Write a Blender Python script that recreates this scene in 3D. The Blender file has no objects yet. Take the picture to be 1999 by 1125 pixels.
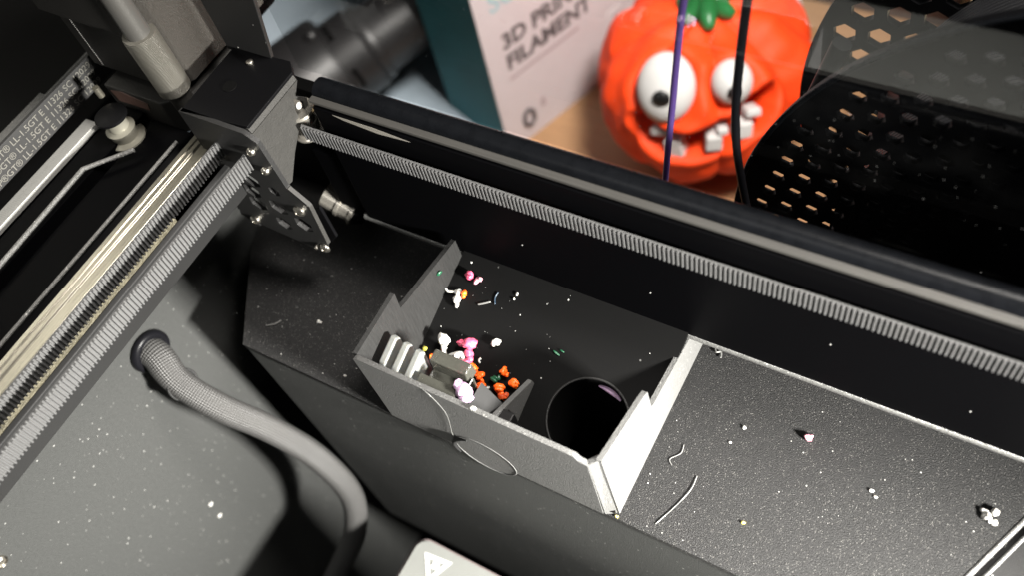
import bpy, bmesh, math, random
from mathutils import Vector, Matrix, noise
R = math.radians
random.seed(7)
sc = bpy.context.scene
COL = sc.collection
sc.unit_settings.scale_length = 0.01          # one unit is one centimetre

# ------------------------------------------------------------------ camera, world, lights
cam_d = bpy.data.cameras.new('camera'); cam = bpy.data.objects.new('camera', cam_d); COL.objects.link(cam)
cr = Vector((0.86170113, 0.47657072, -0.17421684)); cu = Vector((-0.32586991, 0.78293583, 0.5299248)); cf = Vector((-0.38894725, 0.39986477, -0.82995675))
mw = Matrix((cr, cu, -cf)).transposed().to_4x4(); mw.translation = (15.9, -10.65, 17.6)
cam.matrix_world = mw
cam_d.sensor_width = 36; cam_d.lens = 1800 / 1999 * 36
cam_d.clip_start = 0.5; cam_d.clip_end = 600
cam_d.dof.use_dof = True; cam_d.dof.focus_distance = 24.5; cam_d.dof.aperture_fstop = cam_d.lens * 1e-3 / 0.32
sc.camera = cam
sc.view_settings.view_transform = 'Standard'; sc.view_settings.look = 'None'; sc.view_settings.exposure = 0; sc.view_settings.gamma = 1
w = bpy.data.worlds.new('World'); sc.world = w; w.use_nodes = True
w.node_tree.nodes['Background'].inputs[0].default_value = (0.9, 0.95, 1, 1)
w.node_tree.nodes['Background'].inputs[1].default_value = 0.004
sc.cycles.use_denoising = True
sc.cycles.max_bounces = 8; sc.cycles.transparent_max_bounces = 12

def lamp(name, kind, loc, power, color=(1, 1, 1), aim=None, **kw):
    d = bpy.data.lights.new(name, kind); d.energy = power; d.color = color
    for k, v in kw.items(): setattr(d, k, v)
    o = bpy.data.objects.new(name, d); COL.objects.link(o); o.location = loc
    if aim: o.rotation_euler = (Vector(aim) - Vector(loc)).to_track_quat('-Z', 'Y').to_euler()
    return o
# chamber lamp low on the right, as the shadows of the crumbs tell
lamp('chamber_lamp', 'AREA', (30, -6.6, 5.0), 25000, (1, 0.97, 0.91), aim=(3, -9.5, -9), shape='RECTANGLE', size=3.2, size_y=2.4, spread=R(88))
# added fill lights: soft one high left for the rail, weak one in front
lamp('rail_fill', 'AREA', (-46, -1, 40), 750, (1, 0.96, 0.84), aim=(-3, -8, 0), shape='SQUARE', size=16, spread=R(50))
lamp('front_fill', 'AREA', (2, -34, 42), 2600, (1, 0.98, 0.95), aim=(3, -4, -5), shape='SQUARE', size=25, spread=R(90))
# room light over the desk outside
lamp('room_lamp', 'AREA', (22, 9, 36), 27000, (1, 0.94, 0.88), aim=(-11, 23, -22), shape='SQUARE', size=12, spread=R(90))

# ------------------------------------------------------------------ materials
def mat(name, col, rough=0.5, metal=0.0, spec=0.5, bump=0.0, bscale=20.0, speck=0.0, sscale=9.0, srad=0.25, scol=(0.55, 0.55, 0.52), vary=0.0, vscale=1.5,
        trans=0.0, coat=0.0, sss=0.0, emit=None, stretch=None, brush=None, ior=1.45):
    m = bpy.data.materials.new(name); m.use_nodes = True
    nt = m.node_tree; n = nt.nodes; l = nt.links
    p = n['Principled BSDF']
    p.inputs['Base Color'].default_value = (*col, 1); p.inputs['Roughness'].default_value = rough
    p.inputs['Metallic'].default_value = metal; p.inputs['Specular IOR Level'].default_value = spec
    p.inputs['Transmission Weight'].default_value = trans; p.inputs['Coat Weight'].default_value = coat; p.inputs['IOR'].default_value = ior
    if sss:
        p.inputs['Subsurface Weight'].default_value = sss; p.inputs['Subsurface Radius'].default_value = (.2, .15, .1); p.inputs['Subsurface Scale'].default_value = 0.5
    tc = n.new('ShaderNodeTexCoord'); src = tc.outputs['Object']
    if stretch:
        mp = n.new('ShaderNodeMapping'); mp.inputs['Scale'].default_value = stretch; l.new(src, mp.inputs[0]); bsrc = mp.outputs[0]
    else: bsrc = src
    cs = None
    if vary:
        nz = n.new('ShaderNodeTexNoise'); nz.inputs['Scale'].default_value = vscale; nz.inputs['Detail'].default_value = 6; l.new(bsrc, nz.inputs['Vector'])
        mx = n.new('ShaderNodeMix'); mx.data_type = 'RGBA'
        mx.inputs[6].default_value = tuple(c * (1 - vary) for c in col) + (1,); mx.inputs[7].default_value = tuple(min(1, c * (1 + vary)) for c in col) + (1,)
        l.new(nz.outputs['Fac'], mx.inputs[0]); cs = mx.outputs[2]
        rr = n.new('ShaderNodeMath'); rr.operation = 'MULTIPLY_ADD'; l.new(nz.outputs['Fac'], rr.inputs[0]); rr.inputs[1].default_value = 0.3 * vary; rr.inputs[2].default_value = rough - 0.15 * vary
        l.new(rr.outputs[0], p.inputs['Roughness'])
    if speck:
        vo = n.new('ShaderNodeTexVoronoi'); vo.inputs['Scale'].default_value = sscale; l.new(src, vo.inputs['Vector'])
        sep = n.new('ShaderNodeSeparateColor'); l.new(vo.outputs['Color'], sep.inputs[0])
        th = n.new('ShaderNodeMath'); th.operation = 'MULTIPLY'; l.new(sep.outputs[1], th.inputs[0]); th.inputs[1].default_value = srad
        lt = n.new('ShaderNodeMath'); lt.operation = 'LESS_THAN'; l.new(vo.outputs['Distance'], lt.inputs[0]); l.new(th.outputs[0], lt.inputs[1])
        gt = n.new('ShaderNodeMath'); gt.operation = 'LESS_THAN'; l.new(sep.outputs[0], gt.inputs[0]); gt.inputs[1].default_value = speck
        an = n.new('ShaderNodeMath'); an.operation = 'MULTIPLY'; l.new(lt.outputs[0], an.inputs[0]); l.new(gt.outputs[0], an.inputs[1])
        am = n.new('ShaderNodeMath'); am.operation = 'MULTIPLY'; l.new(an.outputs[0], am.inputs[0]); pw = n.new('ShaderNodeMath'); pw.operation = 'POWER'; l.new(sep.outputs[2], pw.inputs[0]); pw.inputs[1].default_value = 2.2; l.new(pw.outputs[0], am.inputs[1])
        mx2 = n.new('ShaderNodeMix'); mx2.data_type = 'RGBA'; l.new(am.outputs[0], mx2.inputs[0])
        if cs: l.new(cs, mx2.inputs[6])
        else: mx2.inputs[6].default_value = (*col, 1)
        mx2.inputs[7].default_value = (*scol, 1); cs = mx2.outputs[2]
    if cs: l.new(cs, p.inputs['Base Color'])
    if bump:
        nb = n.new('ShaderNodeTexNoise'); nb.inputs['Scale'].default_value = bscale; nb.inputs['Detail'].default_value = 4; l.new(bsrc, nb.inputs['Vector'])
        b = n.new('ShaderNodeBump'); b.inputs['Strength'].default_value = bump; b.inputs['Distance'].default_value = 0.05
        l.new(nb.outputs['Fac'], b.inputs['Height'])
        if brush:
            wv = n.new('ShaderNodeTexWave'); wv.bands_direction = brush[0]; wv.inputs['Scale'].default_value = brush[1]; wv.inputs['Distortion'].default_value = .3; l.new(src, wv.inputs['Vector'])
            b2 = n.new('ShaderNodeBump'); b2.inputs['Strength'].default_value = brush[2]; b2.inputs['Distance'].default_value = 0.03
            l.new(wv.outputs['Fac'], b2.inputs['Height']); l.new(b.outputs[0], b2.inputs['Normal']); b = b2
        l.new(b.outputs[0], p.inputs['Normal'])
    if emit:
        p.inputs['Emission Color'].default_value = (*emit[0], 1); p.inputs['Emission Strength'].default_value = emit[1]
    return m

M = {}
M['wall'] = mat('grey_powder_coat', (.031, .032, .031), .6, spec=.3, bump=.5, bscale=26, speck=.35, sscale=7, srad=.24, scol=(.22, .22, .21), vary=.2, vscale=9)
M['ledge'] = mat('black_speckled_plastic', (.009, .009, .009), .55, spec=.2, bump=.8, bscale=34, speck=.85, sscale=25, srad=.36, scol=(.18, .176, .162))  # pale specks carry the grain's glints as well as dust
M['bin'] = mat('black_moulded_plastic', (.086, .086, .084), .6, spec=.2, bump=.7, bscale=34, speck=.5, sscale=15, srad=.3, scol=(.28, .28, .27), vary=.25, vscale=14)
M['binside'] = mat('shaded_striated_plastic', (.014, .014, .0138), .5, spec=.25, bump=.4, bscale=8, stretch=(1, 6, .6), vary=.35, vscale=3)  # inner wall's shade put into a darker plastic colour, streaks kept
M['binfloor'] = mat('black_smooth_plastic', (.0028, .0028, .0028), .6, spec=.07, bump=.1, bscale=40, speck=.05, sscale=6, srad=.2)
M['beam'] = mat('black_anodised', (.0008, .0008, .001), .5, spec=.03, bump=.05, bscale=60)
M['tube'] = mat('black_gloss_tube', (.003, .0033, .004), .28, spec=.1, bump=.08, bscale=40, vary=.4, vscale=3)
M['lip'] = mat('mottled_grey_edge', (.16, .16, .155), .35, metal=.6, bump=.5, bscale=30, vary=.6, vscale=12, speck=.4, sscale=14, srad=.35)  # light grey with mottled tone and pale specks
M['steel'] = mat('polished_steel', (.21, .198, .162), .33, metal=.8, bump=.1, bscale=8, stretch=(10, .3, 10), vary=.25, vscale=2)
M['steelx'] = mat('satin_steel_strip', (.055, .053, .049), .4, metal=.4, bump=.08, bscale=8, stretch=(.3, 10, 10), vary=.2)
M['chrome'] = mat('chrome', (.55, .52, .46), .25, metal=.85)
M['ivory'] = mat('ivory_metal', (.22, .212, .175), .3, metal=.5, bump=.05)
M['greyrod'] = mat('satin_grey_rod', (.075, .073, .068), .34, metal=.5, bump=.1, bscale=20)
M['screw'] = mat('nickel_screw', (.55, .52, .46), .3, metal=1, bump=.1, bscale=30)
M['black'] = mat('black_plastic', (.010, .010, .010), .5, spec=.2, bump=.15, bscale=40)
M['bracket'] = mat('black_painted_steel', (.011, .011, .011), .42, spec=.25, bump=.3, bscale=40, speck=.1, sscale=7, srad=.2)
M['bracketcap'] = mat('flat_black_cap', (.002, .002, .0023), .5, spec=.08, bump=.1, bscale=40)
M['greyplastic'] = mat('dark_grey_moulding', (.022, .0215, .02), .6, spec=.25, bump=.5, bscale=24, vary=.2, vscale=6)
M['print'] = mat('layered_dark_plastic', (.028, .0255, .022), .5, spec=.3, bump=1, bscale=26, stretch=(1, 1, 3), vary=.25, vscale=12)
M['blockplastic'] = mat('dark_moulding', (.013, .0125, .0115), .5, spec=.25, bump=.2, bscale=30)
M['ribbed'] = mat('ribbed_light_plastic', (.10, .096, .082), .38, metal=.4, bump=.15, bscale=20, brush=('Z', 8, 1))
M['rubber'] = mat('belt_rubber', (.06, .06, .06), .55, bump=.5, bscale=60, vary=.3, vscale=25)
M['beltblack'] = mat('belt_back_black', (.012, .012, .012), .6, bump=.2, bscale=60)
M['ink'] = mat('belt_ink', (.10, .097, .085), .6, vary=.35, vscale=14)
M['gold'] = mat('greasy_rail_face', (.065, .058, .038), .5, metal=.3, bump=.9, bscale=18, vary=.9, vscale=4)
M['silver'] = mat('silver_strip', (.28, .28, .265), .5, metal=.5, bump=.2, bscale=30, brush=('Y', 5, .2))
M['cast'] = mat('cast_grey_bar', (.12, .12, .115), .45, metal=.2, bump=1, bscale=16, speck=.5, sscale=10, srad=.35)
M['clearfin'] = mat('translucent_silicone', (.19, .195, .185), .35, sss=.35, bump=.15, bscale=14, vary=.2, vscale=3, trans=.35)
M['clearblock'] = mat('clear_silicone', (.075, .075, .064), .14, coat=.4, trans=.55, bump=.15, bscale=10, vary=.2, vscale=2)
M['orange'] = mat('orange_filament', (.85, .12, .01), .4, sss=.15, bump=.2, bscale=10)
M['darkorange'] = mat('rust_filament', (.35, .045, .01), .4, bump=.2, bscale=10)
M['pink'] = mat('pink_filament', (.50, .075, .14), .38, sss=.15, bump=.2, bscale=10)
M['palepink'] = mat('pale_pink_filament', (.5, .24, .30), .38, sss=.15, bump=.2, bscale=10)
M['white'] = mat('white_filament', (.36, .355, .335), .4, sss=.15, bump=.2, bscale=10)
M['lilac'] = mat('lilac_white_filament', (.5, .34, .5), .35, sss=.2, bump=.2, bscale=8, vary=.3, vscale=4)
M['green'] = mat('green_filament', (.008, .06, .028), .4, bump=.2, bscale=10)
M['olive'] = mat('olive_filament', (.22, .20, .03), .4, bump=.2, bscale=10)
M['yellow'] = mat('yellow_filament', (.6, .5, .12), .4)
M['blue'] = mat('blue_filament', (.008, .02, .035), .4)
M['strand'] = mat('clear_white_strand', (.12, .12, .115), .35)
M['purple'] = mat('purple_filament', (.06, .033, .13), .35)
M['blackfil'] = mat('black_filament', (.004, .004, .005), .35, spec=.15)
M['spool'] = mat('black_spool_plastic', (.002, .002, .0023), .4, spec=.10, bump=.1, bscale=20, vary=.3, vscale=3)
M['wound'] = mat('wound_black_filament', (.01, .01, .011), .4, bump=.05, bscale=10, brush=('Y', 2.2, 1))
M['pumpkin'] = mat('orange_matte_print', (.74, .05, .005), .62, spec=.3, sss=.05, bump=.1, bscale=8, vary=.12, vscale=1.2)
M['eye'] = mat('white_print', (.52, .51, .50), .5, bump=.05, bscale=10)
M['pupil'] = mat('black_print', (.008, .008, .008), .4)
M['stem'] = mat('green_print', (.012, .12, .03), .35, bump=.2, bscale=6)
M['carton'] = mat('pale_carton', (.49, .435, .445), .7, bump=.05, bscale=20, vary=.04)
M['teal'] = mat('teal_carton', (.018, .15, .17), .65, bump=.05, bscale=20, vary=.25, vscale=.5)
M['printgrey'] = mat('dark_grey_ink', (.09, .075, .078), .7)
M['printlight'] = mat('mid_grey_ink', (.36, .29, .30), .7)
M['printteal'] = mat('pale_teal_ink', (.30, .42, .45), .7)
M['hose'] = mat('black_hose_plastic', (.013, .0125, .013), .42, bump=.1, bscale=6, vary=.3, vscale=.6)
M['desk'] = mat('tan_wood', (.30, .17, .085), .5, bump=.1, bscale=3, stretch=(.3, 3, 1), vary=.2, vscale=1)
M['mat'] = mat('blue_grey_mat', (.31, .37, .42), .7, bump=.1, bscale=4, vary=.12, vscale=.4)
M['cardboard'] = mat('tan_cardboard', (.55, .43, .27), .8, bump=.1, bscale=6, vary=.1)
M['brown'] = mat('dark_brown_wood', (.05, .028, .022), .5, bump=.1, bscale=3, vary=.3)
M['cable'] = mat('white_cable', (.55, .5, .52), .45)
M['bed'] = mat('grey_bed_coating', (.115, .118, .111), .5, bump=.1, bscale=20, vary=.08)
M['bedside'] = mat('bed_edge', (.09, .07, .07), .5)
M['inkglint'] = mat('white_ink_and_glints', (.4, .4, .38), .5)
M['dark'] = mat('dark_chamber_paint', (.002, .002, .002), .6, spec=.08, bump=.1, bscale=20)
M['dust'] = mat('pale_dust', (.2, .2, .19), .7)

def glass():
    m = bpy.data.materials.new('smudged_window_glass'); m.use_nodes = True
    n = m.node_tree.nodes; l = m.node_tree.links; n.clear()
    out = n.new('ShaderNodeOutputMaterial'); tr = n.new('ShaderNodeBsdfTransparent'); tr.inputs[0].default_value = (.93, .94, .94, 1)
    gl = n.new('ShaderNodeBsdfGlossy'); gl.inputs['Roughness'].default_value = 0.02
    fr = n.new('ShaderNodeFresnel'); fr.inputs[0].default_value = 1.8
    m1 = n.new('ShaderNodeMixShader'); ge = n.new('ShaderNodeNewGeometry'); fm = n.new('ShaderNodeMath'); fm.operation = 'SUBTRACT'; fm.use_clamp = True; l.new(fr.outputs[0], fm.inputs[0]); l.new(ge.outputs['Backfacing'], fm.inputs[1]); l.new(fm.outputs[0], m1.inputs[0]); l.new(tr.outputs[0], m1.inputs[1]); l.new(gl.outputs[0], m1.inputs[2])
    df = n.new('ShaderNodeBsdfDiffuse'); df.inputs[0].default_value = (.8, .8, .78, 1)
    tc = n.new('ShaderNodeTexCoord'); vo = n.new('ShaderNodeTexVoronoi'); vo.inputs['Scale'].default_value = 3.2; l.new(tc.outputs['Object'], vo.inputs['Vector'])
    lt = n.new('ShaderNodeMath'); lt.operation = 'LESS_THAN'; l.new(vo.outputs['Distance'], lt.inputs[0]); lt.inputs[1].default_value = .055
    nz = n.new('ShaderNodeTexNoise'); nz.inputs['Scale'].default_value = .8; nz.inputs['Detail'].default_value = 5; l.new(tc.outputs['Object'], nz.inputs['Vector'])
    rp = n.new('ShaderNodeMapRange'); l.new(nz.outputs['Fac'], rp.inputs[0]); rp.inputs[1].default_value = .5; rp.inputs[2].default_value = .8; rp.inputs[3].default_value = .0; rp.inputs[4].default_value = .0015
    ad = n.new('ShaderNodeMath'); ad.operation = 'MULTIPLY_ADD'; l.new(lt.outputs[0], ad.inputs[0]); ad.inputs[1].default_value = .07; l.new(rp.outputs[0], ad.inputs[2])
    m2 = n.new('ShaderNodeMixShader'); l.new(ad.outputs[0], m2.inputs[0]); l.new(m1.outputs[0], m2.inputs[1]); l.new(df.outputs[0], m2.inputs[2])
    l.new(m2.outputs[0], out.inputs[0]); return m
M['glass'] = glass()

def braid():
    m = bpy.data.materials.new('braided_sleeve'); m.use_nodes = True
    n = m.node_tree.nodes; l = m.node_tree.links; p = n['Principled BSDF']
    uv = n.new('ShaderNodeUVMap'); sx = n.new('ShaderNodeSeparateXYZ'); l.new(uv.outputs[0], sx.inputs[0])
    def ms(op, a, b):
        q = n.new('ShaderNodeMath'); q.operation = op
        for i, v in ((0, a), (1, b)):
            if v is None: continue
            if isinstance(v, (int, float)): q.inputs[i].default_value = v
            else: l.new(v, q.inputs[i])
        return q.outputs[0]
    u = ms('MULTIPLY', sx.outputs[0], 2 * math.pi * 17); v = ms('MULTIPLY', sx.outputs[1], 2 * math.pi * 6.2)
    a = ms('SINE', ms('ADD', u, v), None); b = ms('SINE', ms('SUBTRACT', u, v), None)
    h = ms('ADD', ms('MULTIPLY', ms('MULTIPLY', a, b), .5), .5)
    mx = n.new('ShaderNodeMix'); mx.data_type = 'RGBA'; mx.inputs[6].default_value = (.018, .018, .018, 1); mx.inputs[7].default_value = (.058, .057, .055, 1); l.new(h, mx.inputs[0])
    l.new(mx.outputs[2], p.inputs['Base Color']); p.inputs['Roughness'].default_value = .5
    bp = n.new('ShaderNodeBump'); bp.inputs['Distance'].default_value = .04; bp.inputs['Strength'].default_value = .9; l.new(h, bp.inputs['Height']); l.new(bp.outputs[0], p.inputs['Normal'])
    return m
M['braid'] = braid()

# ------------------------------------------------------------------ mesh helpers
def V(*a): return Vector(a)
class B:
    def __init__(s): s.v = []; s.f = []; s.uv = None
    def add(s, vs, fs):
        o = len(s.v); s.v += [tuple(v) for v in vs]; s.f += [tuple(i + o for i in f) for f in fs]; return s
    def box(s, x0, x1, y0, y1, z0, z1):
        return s.add([(x0, y0, z0), (x1, y0, z0), (x1, y1, z0), (x0, y1, z0), (x0, y0, z1), (x1, y0, z1), (x1, y1, z1), (x0, y1, z1)],
                     [(3, 2, 1, 0), (4, 5, 6, 7), (0, 1, 5, 4), (1, 2, 6, 5), (2, 3, 7, 6), (3, 0, 4, 7)])
    def prism(s, poly, vec):
        n = len(poly); vec = Vector(vec); a = [Vector(p) for p in poly]; b = [p + vec for p in a]
        return s.add(a + b, [tuple(range(n))[::-1], tuple(range(n, 2 * n))] + [(i, (i + 1) % n, n + (i + 1) % n, n + i) for i in range(n)])
    def lathe(s, p0, p1, prof, n=32):
        """prof: list of (t along axis 0..1 in length units, radius)"""
        p0 = Vector(p0); ax = (Vector(p1) - p0).normalized(); q = ax.to_track_quat('Z', 'Y').to_matrix()
        vs = []; fs = []
        for t, r_ in prof:
            for k in range(n):
                a = 2 * math.pi * k / n; vs.append(p0 + ax * t + q @ Vector((r_ * math.cos(a), r_ * math.sin(a), 0)))
        m = len(prof)
        for i in range(m - 1):
            for k in range(n): fs.append((i * n + k, i * n + (k + 1) % n, (i + 1) * n + (k + 1) % n, (i + 1) * n + k))
        fs.append(tuple(range(n))[::-1]); fs.append(tuple(range((m - 1) * n, m * n)))
        return s.add(vs, fs)
    def cyl(s, p0, p1, r_, r2=None, n=28):
        return s.lathe(p0, p1, [(0, r_), ((Vector(p1) - Vector(p0)).length, r_ if r2 is None else r2)], n)
    def tube(s, pts, rad, n=12, uv=False):
        pts = [Vector(p) for p in pts]; m = len(pts); rad = rad if isinstance(rad, (list, tuple)) else [rad] * m
        vs = []; fs = []; up = None; L = 0; uvs = []
        for i, p in enumerate(pts):
            t = (pts[min(i + 1, m - 1)] - pts[max(i - 1, 0)]).normalized()
            if up is None: up = t.orthogonal().normalized()
            up = (up - t * up.dot(t)).normalized(); bi = t.cross(up)
            if i: L += (p - pts[i - 1]).length
            for k in range(n):
                a = 2 * math.pi * k / n; vs.append(p + (up * math.cos(a) + bi * math.sin(a)) * rad[i]); uvs.append((k / n, L))
        for i in range(m - 1):
            for k in range(n): fs.append((i * n + k, i * n + (k + 1) % n, (i + 1) * n + (k + 1) % n, (i + 1) * n + k))
        if uv: s.uv = []; s._lens = [uvs[i * n][1] for i in range(m)]; s._n = n
        nf = len(fs)
        fs.append(tuple(range(n))[::-1]); fs.append(tuple(range((m - 1) * n, m * n)))
        if uv:
            for i in range(m - 1):
                for k in range(n):
                    a, b_ = s._lens[i], s._lens[i + 1]; s.uv += [(k / n, a), ((k + 1) / n, a), ((k + 1) / n, b_), (k / n, b_)]
            s.uv += [(0, 0)] * (2 * n)
        return s.add(vs, fs)
    def ball(s, c, r_, sq=(1, 1, 1), amp=0.0, seed=0, sub=2, rot=None, freq=1.6):
        bm = bmesh.new(); bmesh.ops.create_icosphere(bm, subdivisions=sub, radius=1)
        rm = rot or Matrix.Identity(3); off = Vector((seed * 3.1, seed * 1.7, seed * 0.9))
        vs = []
        for v in bm.verts:
            d = v.co.normalized(); k = 1 + amp * noise.noise(d * freq + off) * 1.6
            vs.append(Vector(c) + rm @ Vector((d.x * sq[0], d.y * sq[1], d.z * sq[2])) * (r_ * k))
        bm.verts.index_update()
        fs = [tuple(v.index for v in f.verts) for f in bm.faces]; bm.free()
        return s.add(vs, fs)
    def mesh(s, name):
        me = bpy.data.meshes.new(name); me.from_pydata(s.v, [], s.f)
        if s.uv:
            ul = me.uv_layers.new(name='UVMap')
            for i, c in enumerate(s.uv): ul.data[i].uv = c
        me.validate(); me.update(); return me
    def build(s, name, m, parent=None, smooth=None, bevel=0.0, label=None, fix=True):
        me = s.mesh(name)
        if fix:
            bm = bmesh.new(); bm.from_mesh(me); bmesh.ops.recalc_face_normals(bm, faces=bm.faces); bm.to_mesh(me); bm.free()
        return link(name, me, m, parent, smooth, bevel, label)

def link(name, me, m, parent=None, smooth=None, bevel=0.0, label=None):
    if m is not None:
        me.materials.clear(); me.materials.append(M[m] if isinstance(m, str) else m)
    if smooth is not None:
        for p in me.polygons: p.use_smooth = True
        if smooth < 180:
            bm = bmesh.new(); bm.from_mesh(me)
            for e in bm.edges:
                if len(e.link_faces) == 2 and e.calc_face_angle(0) > R(smooth): e.smooth = False
            bm.to_mesh(me); bm.free()
    o = bpy.data.objects.new(name, me); COL.objects.link(o)
    if bevel:
        bv = o.modifiers.new('bevel', 'BEVEL'); bv.width = bevel; bv.segments = 2; bv.limit_method = 'ANGLE'; bv.angle_limit = R(35)
    if parent is not None:
        o.parent = parent; o.matrix_parent_inverse = Matrix.Translation(-rootpos(parent))
    if label: o['label'] = label
    return o
POS = {}
def rootpos(p):
    return POS.get(p.name, Vector((0, 0, 0)))
def thing(name, label, cat, loc, group=None):
    o = bpy.data.objects.new(name, None); COL.objects.link(o); o.location = loc; o.empty_display_size = .5
    POS[o.name] = Vector(loc); o['label'] = label; o['category'] = cat
    if group: o['group'] = group
    return o
def tag(o, label, cat, group=None):
    o['label'] = label; o['category'] = cat
    if group: o['group'] = group
    return o
def struct(o): o['kind'] = 'structure'; return o

def plate(outline, holes, thick, O, U, W):
    """flat plate with holes; (u,w) outline at O+u*U+w*W, extruded both ways by thick/2 along UxW"""
    cu_ = bpy.data.curves.new('plate', 'CURVE'); cu_.dimensions = '2D'; cu_.fill_mode = 'BOTH'; cu_.extrude = thick / 2
    for poly in [outline] + holes:
        sp = cu_.splines.new('POLY'); sp.points.add(len(poly) - 1)
        for p, q in zip(sp.points, poly): p.co = (q[0], q[1], 0, 1)
        sp.use_cyclic_u = True
    o = bpy.data.objects.new('plate', cu_); COL.objects.link(o)
    me = bpy.data.meshes.new_from_object(o.evaluated_get(bpy.context.evaluated_depsgraph_get()))
    bpy.data.objects.remove(o); bpy.data.curves.remove(cu_)
    U = Vector(U).normalized(); W = Vector(W).normalized(); mt = Matrix((U, W, U.cross(W))).transposed().to_4x4(); mt.translation = Vector(O)
    me.transform(mt); return me
def text_mesh(s, size, O, U, W, depth=0.004, align='LEFT', shear=0.0, bold=0.0):
    cu_ = bpy.data.curves.new('text', 'FONT'); cu_.body = s; cu_.size = size; cu_.extrude = depth; cu_.align_x = align; cu_.shear = shear; cu_.offset = bold; cu_.resolution_u = 3
    o = bpy.data.objects.new('text', cu_); COL.objects.link(o)
    me = bpy.data.meshes.new_from_object(o.evaluated_get(bpy.context.evaluated_depsgraph_get()))
    bpy.data.objects.remove(o); bpy.data.curves.remove(cu_)
    U = Vector(U).normalized(); W = Vector(W).normalized(); mt = Matrix((U, W, U.cross(W))).transposed().to_4x4(); mt.translation = Vector(O)
    me.transform(mt); return me
def circle(c, r_, n=40): return [(c[0] + r_ * math.cos(2 * math.pi * k / n), c[1] + r_ * math.sin(2 * math.pi * k / n)) for k in range(n)]
def hexa(c, r_, rot=0): return [(c[0] + r_ * math.cos(rot + math.pi / 3 * k), c[1] + r_ * math.sin(rot + math.pi / 3 * k)) for k in range(6)]
def smooth_path(pts, n=8):
    pts = [Vector(p) for p in pts]; out = []
    for i in range(len(pts) - 1):
        p0 = pts[max(i - 1, 0)]; p1 = pts[i]; p2 = pts[i + 1]; p3 = pts[min(i + 2, len(pts) - 1)]
        for k in range(n):
            t = k / n
            out.append(0.5 * ((2 * p1) + (p2 - p0) * t + (2 * p0 - 5 * p1 + 4 * p2 - p3) * t * t + (3 * p1 - p0 - 3 * p2 + p3) * t ** 3))
    out.append(pts[-1]); return out

# ------------------------------------------------------------------ the setting: chamber walls, desk
DZ = -25.0
struct(B().box(-60, 75, 4, 90, DZ - 2, DZ).build('desk', 'desk'))
struct(B().box(-5.4, -5, -22, 2.2, -34, -2.2).build('left_wall', 'wall'))
struct(B().box(-5, 40, 1.6, 2.0, -34, -0.4).build('rear_wall', 'dark'))
struct(B().box(-5, 40, -22, 1.6, -34.5, -34).build('chamber_floor', 'dark'))
struct(B().box(40, 40.4, -22, 2.0, -34, 6).build('right_wall', 'dark'))

# rear window
g = thing('window_pane', 'clear smudged window pane behind the black crossbar', 'window', (10, 2.9, 0))
B().box(-3, 40, 2.88, 2.98, -1.2, 14).build('glass', 'glass', g)

# ------------------------------------------------------------------ ledge under the bin
ld = thing('printer_ledge', 'black speckled ledge running beneath the waste bin', 'ledge', (8, -2, -5.5))
ZP = -5.5
link('top_plate', plate([(-1.76, -4.6), (17.9, -4.6), (20.5, 1.58), (-4.8, 1.58), (-3.9, -1.45)], [[(4.2, -4.3), (10.6, -4.3), (10.6, 1.2), (4.2, 1.2)]], .25, (0, 0, ZP - .125), (1, 0, 0), (0, 1, 0)), 'ledge', ld, bevel=.04)
b = B(); b.tube([(17.88, -4.62, ZP - .02), (20.5, 1.5, ZP - .02)], .07, 10); b.build('end_edge', 'lip', ld, smooth=60)
b = B(); b.tube([(18.15, -4.62, ZP - .1), (20.77, 1.5, ZP - .1)], .05, 10); b.build('end_edge', 'lip', ld, smooth=60)
B().prism([(17.95, -4.6, ZP - .2), (40, -4.6, ZP - .2), (40, 1.58, ZP - .2), (20.55, 1.58, ZP - .2)], (0, 0, -.3)).build('end_cover', 'bracket', ld)
B().prism([(-1.72, -4.58, ZP - .25), (40, -4.58, ZP - .5), (40, -4.3, ZP - .5), (-1.72, -4.3, ZP - .25)], (0, 0, -15.6)).build('front_panel', 'wall', ld)
B().prism([(-1.74, -4.3, ZP - .25), (-1.44, -4.3, ZP - .25), (-3.5, -1.35, ZP - .25), (-3.8, -1.4, ZP - .25)], (0, 0, -15)).build('side_panel', 'dark', ld)

# ------------------------------------------------------------------ waste bin
bn = thing('waste_bin', 'open black waste bin holding coloured plastic scraps', 'bin', (7.4, -2.2, -5.5))
T = .13
def fz(y): return -3.82 + .325 * y
# front wall with a small dip at the right corner
fw = [(3.95, -5.5), (10.62, -5.5), (10.55, -2.25), (10.32, -2.2), (10.22, -2.05), (9.98, -2.02), (4.05, -2.0), (3.9, -2.08)]
FY = -4.63
link('front_wall', plate(fw, [], T, (0, FY + T / 2, 0), (1, 0, 0), (0, 0, 1)), 'bin', bn, bevel=.03)
# left wall (y,z)
lw = [(-4.5, -5.5), (1.4, -5.5), (1.4, -4.15), (.08, -4.15), (.05, -3.0), (-2.4, -2.62), (-2.66, -2.55), (-2.62, -1.9), (-4.5, -2.02)]
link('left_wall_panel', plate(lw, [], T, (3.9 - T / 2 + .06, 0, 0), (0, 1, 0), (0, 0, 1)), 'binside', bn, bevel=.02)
# right wall, leaning slightly
rwb = [(-4.45, -5.5), (1.4, -5.5), (1.4, -4.2), (.1, -4.05), (-1.98, -3.78), (-2.1, -3.7), (-2.13, -2.86), (-2.3, -2.75), (-4.45, -2.1)]
U_ = Vector((0, 1, 0)); W_ = Vector((-.05, 0, 1))
link('right_wall_panel', plate(rwb, [], T, (10.78 - T / 2 - .06, 0, 0), U_, W_), 'bin', bn, bevel=.03)
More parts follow.
